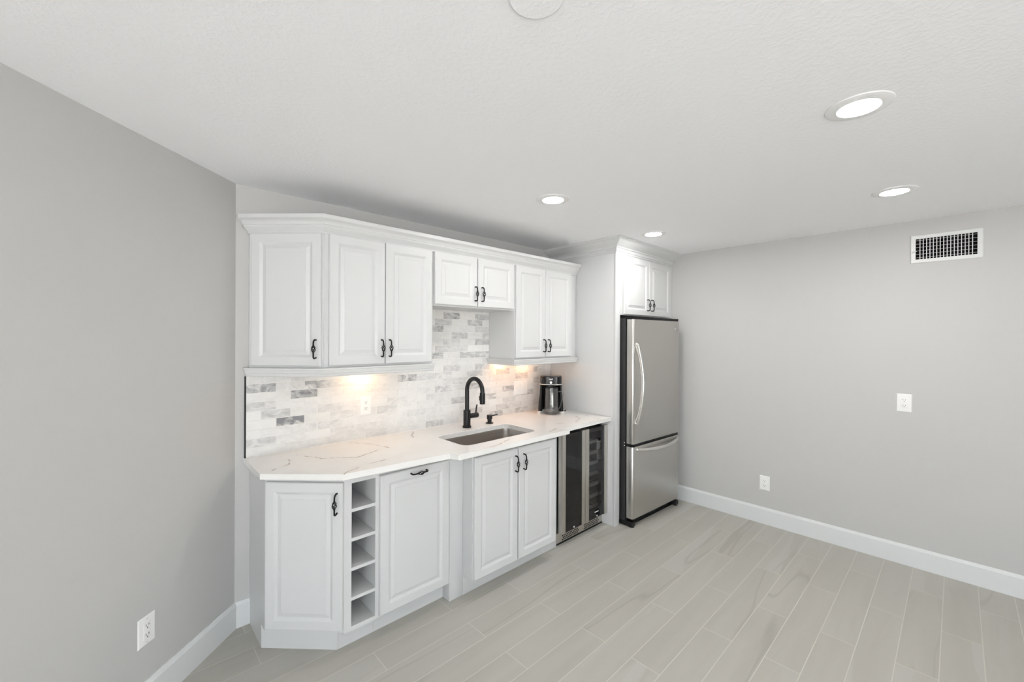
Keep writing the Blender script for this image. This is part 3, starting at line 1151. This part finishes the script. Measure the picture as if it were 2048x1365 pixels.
# upright bowed handle
bm = B()
pts, rs = [], []
z0, z1 = .868, 1.540
for i in range(25):
    t_ = i / 24
    bow = sin(pi * t_) ** .8
    pts.append((.040, -.004 - .062 * bow, z0 + (z1 - z0) * t_))
    rs.append(.0155 if 2 < i < 22 else .0185)
tube(bm, pts, rs, 14, flatx=.75)
for zz in (z0 + .006, z1 - .006):
    lathe(bm, [(.016, -.002), (.016, .010), (.008, .016)], (.040, 0, zz), 14, 'y')
h_ = obj('handle', bm, M['satin_metal'], dr, FW, smooth=60)
h_['label'] = 'bowed upright metal handle'
bm = B()
pts, rs = [], []
for i in range(25):
    t_ = i / 24
    bow = sin(pi * t_) ** .8
    pts.append((.055 + .660 * t_, -.004 - .058 * bow, .648 - .012 * bow))
    rs.append(.0165)
tube(bm, pts, rs, 14)
for xx in (.060, .710):
    lathe(bm, [(.016, -.002), (.016, .010), (.008, .016)], (xx, 0, .647), 14, 'y')
h_ = obj('handle', bm, M['satin_metal'], dw, FW, smooth=60)
h_['label'] = 'bowed level metal handle'
bm = B(); lathe(bm, [(.016, .0), (.016, .002), (.012, .0035)], (0, 0, 0), 26, 'y')
for v_ in bm.verts:
    v_.co.x = v_.co.x * 1.75
    v_.co.z = v_.co.z * .60
bd = obj('badge', bm, M['chrome'], dr, FW @ T(.690, -.0003, 1.672))
bm = bx(.005, .019, -.0042, -.0034, -.0045, .0035)
obj('emblem', bm, M['slot'], bd, FW @ T(.690, -.0003, 1.672), smooth=0)
bm = B()
box(bm, .050, W_ - .050, .052, .070, .008, .066)
box(bm, .050, W_ - .050, .036, .052, .008, .014)
obj('kick_plate', bm, M['black_gloss'], u, FW)
for a, b in ((-.002, .052), (W_ - .055, W_ + .002)):
    bm = B()
    box(bm, a, b, .004, .14, .006, .046)
    bevel(bm, .008, 3)
    lathe(bm, [(.018, 0), (.018, .008), (.012, .010)], ((a + b) / 2, .022, 0), 16)
    obj('foot', bm, M['black'], u, FW)

# ------------------------------------------------------------------ iced tea maker with its pitcher, facing the camera
MC = Vector((2.366, -.196))
MW = T(MC.x, MC.y, CT1) @ RZ(-48.4)
u = bpy.data.objects.new('iced_tea_maker', None)
COL.objects.link(u)
place(u, MW, None)
tag(u, 'black iced tea maker standing in the corner of the countertop', 'tea maker')


def oval(w, dfront, dback, n=40, flat_front=.35):
    """plan outline: rounded box, squarer at the sides"""
    pts_ = []
    for i in range(n):
        a_ = 2 * pi * i / n
        ca, sa = cos(a_), sin(a_)
        e_ = 2 / 3.6
        px_ = math.copysign(abs(ca) ** e_, ca) * w / 2
        py_ = math.copysign(abs(sa) ** e_, sa) * (dback if sa > 0 else dfront)
        pts_.append((px_, py_))
    return pts_


def loft(bm_, levels):
    rings_ = []
    for pts_, zz_ in levels:
        rings_.append([bm_.verts.new((p_[0], p_[1], zz_)) for p_ in pts_])
    for a_, b_ in zip(rings_, rings_[1:]):
        for q in range(len(a_)):
            r2_ = (q + 1) % len(a_)
            bm_.faces.new((a_[q], a_[r2_], b_[r2_], b_[q]))
    bm_.faces.new(rings_[0][::-1])
    bm_.faces.new(rings_[-1])


def ushape(w, dback, depth, arm, n=10):
    """plan of the lower housing: a back wall with two forward arms around the pitcher bay"""
    wi = w / 2 - arm
    pts_ = [(-w / 2, -depth), (-w / 2 + arm * .6, -depth - .012), (-wi, -depth)]
    for i in range(n + 1):
        a_ = pi - pi * i / n
        pts_.append((wi * cos(a_), -.010 + .055 * sin(a_)))
    pts_ += [(wi, -depth), (w / 2 - arm * .6, -depth - .012), (w / 2, -depth)]
    for i in range(n + 1):
        a_ = pi * i / n
        pts_.append((w / 2 * cos(a_), dback * (.35 + .65 * sin(a_))))
    return pts_


bm = B(); loft(bm, [(ushape(.222, .095, .070, .036), .024), (ushape(.214, .092, .064, .034), .10), (ushape(.196, .088, .055, .026), .17),
                    (ushape(.190, .086, .050, .022), .2552)])
obj('housing', bm, M['black_gloss'], u, MW, smooth=40)
bm = B(); loft(bm, [(ushape(.236, .098, .076, .042), 0), (ushape(.236, .098, .076, .042), .018), (ushape(.226, .096, .072, .038), .0238)])
g = obj('base', bm, M['silver'], u, MW)
g['label'] = 'silver base'
bm = B(); loft(bm, [(oval(.194, .082, .088), .2635), (oval(.194, .084, .088), .325), (oval(.186, .080, .084), .332)])
hd = obj('brew_head', bm, M['black_gloss'], u, MW)
bm = B(); loft(bm, [(oval(.194, .085, .088), .2555), (oval(.196, .086, .089), .259), (oval(.194, .085, .088), .2628)])
g = obj('band', bm, M['silver'], u, MW)
g['label'] = 'silver band'
bm = B(); lathe(bm, [(.011, .0), (.011, .0035), (.009, .0045)], (0, -.0835, .278), 22, 'y')
g = obj('power_button', bm, M['silver'], hd, MW)
bm = B()
for q, hh in enumerate((.007, .009, .006, .007, .009)):
    box(bm, -.016 + q * .0066, -.0112 + q * .0066, -.0862, -.0838, .303, .303 + hh)
for q in range(4):
    box(bm, -.014 + q * .0075, -.0095 + q * .0075, -.0862, -.0838, .2955, .2975)
obj('print', bm, M['mark_white'], hd, MW, smooth=0)
bm = B(); tube(bm, [(.10, .05, .012), (.128, .035, .010), (.135, .015, .022), (.125, .045, .010)], .0045, 8)
obj('power_cord', bm, M['black'], u, MW, smooth=50)

pt = bpy.data.objects.new('pitcher', None)
COL.objects.link(pt)
PW = MW @ T(.006, -.078, .0005)
place(pt, PW, None)
tag(pt, 'clear plastic pitcher standing in the black iced tea maker', 'pitcher')
bm = B()
prof = [(.0, .004), (.056, .004), (.061, .0), (.063, .004), (.0625, .05), (.060, .13), (.056, .215), (.057, .228)]
lathe(bm, prof[2:] + [(.0555, .227), (.0538, .215), (.058, .13), (.0605, .05), (.059, .008)], (0, 0, 0), 40, caps=False)
lathe(bm, [(.0595, .004), (.0595, .0075)], (0, 0, 0), 40)
obj('jug', bm, M['clear'], pt, PW, smooth=40)
bm = B()
tube(bm, [(.055, -.005, .196), (.080, -.012, .202), (.096, -.016, .195), (.098, -.016, .178), (.089, -.014, .130), (.077, -.012, .075), (.067, -.008, .052), (.061, -.005, .055)],
     [.006, .006, .0062, .006, .0055, .0055, .0055, .0055], 8)
obj('handle', bm, M['clear'], pt, PW, smooth=50)
bm = B()
lathe(bm, [(.0565, .229), (.0565, .236), (.046, .2375)], (0, 0, 0), 36)
obj('lid', bm, M['black_gloss'], pt, PW)
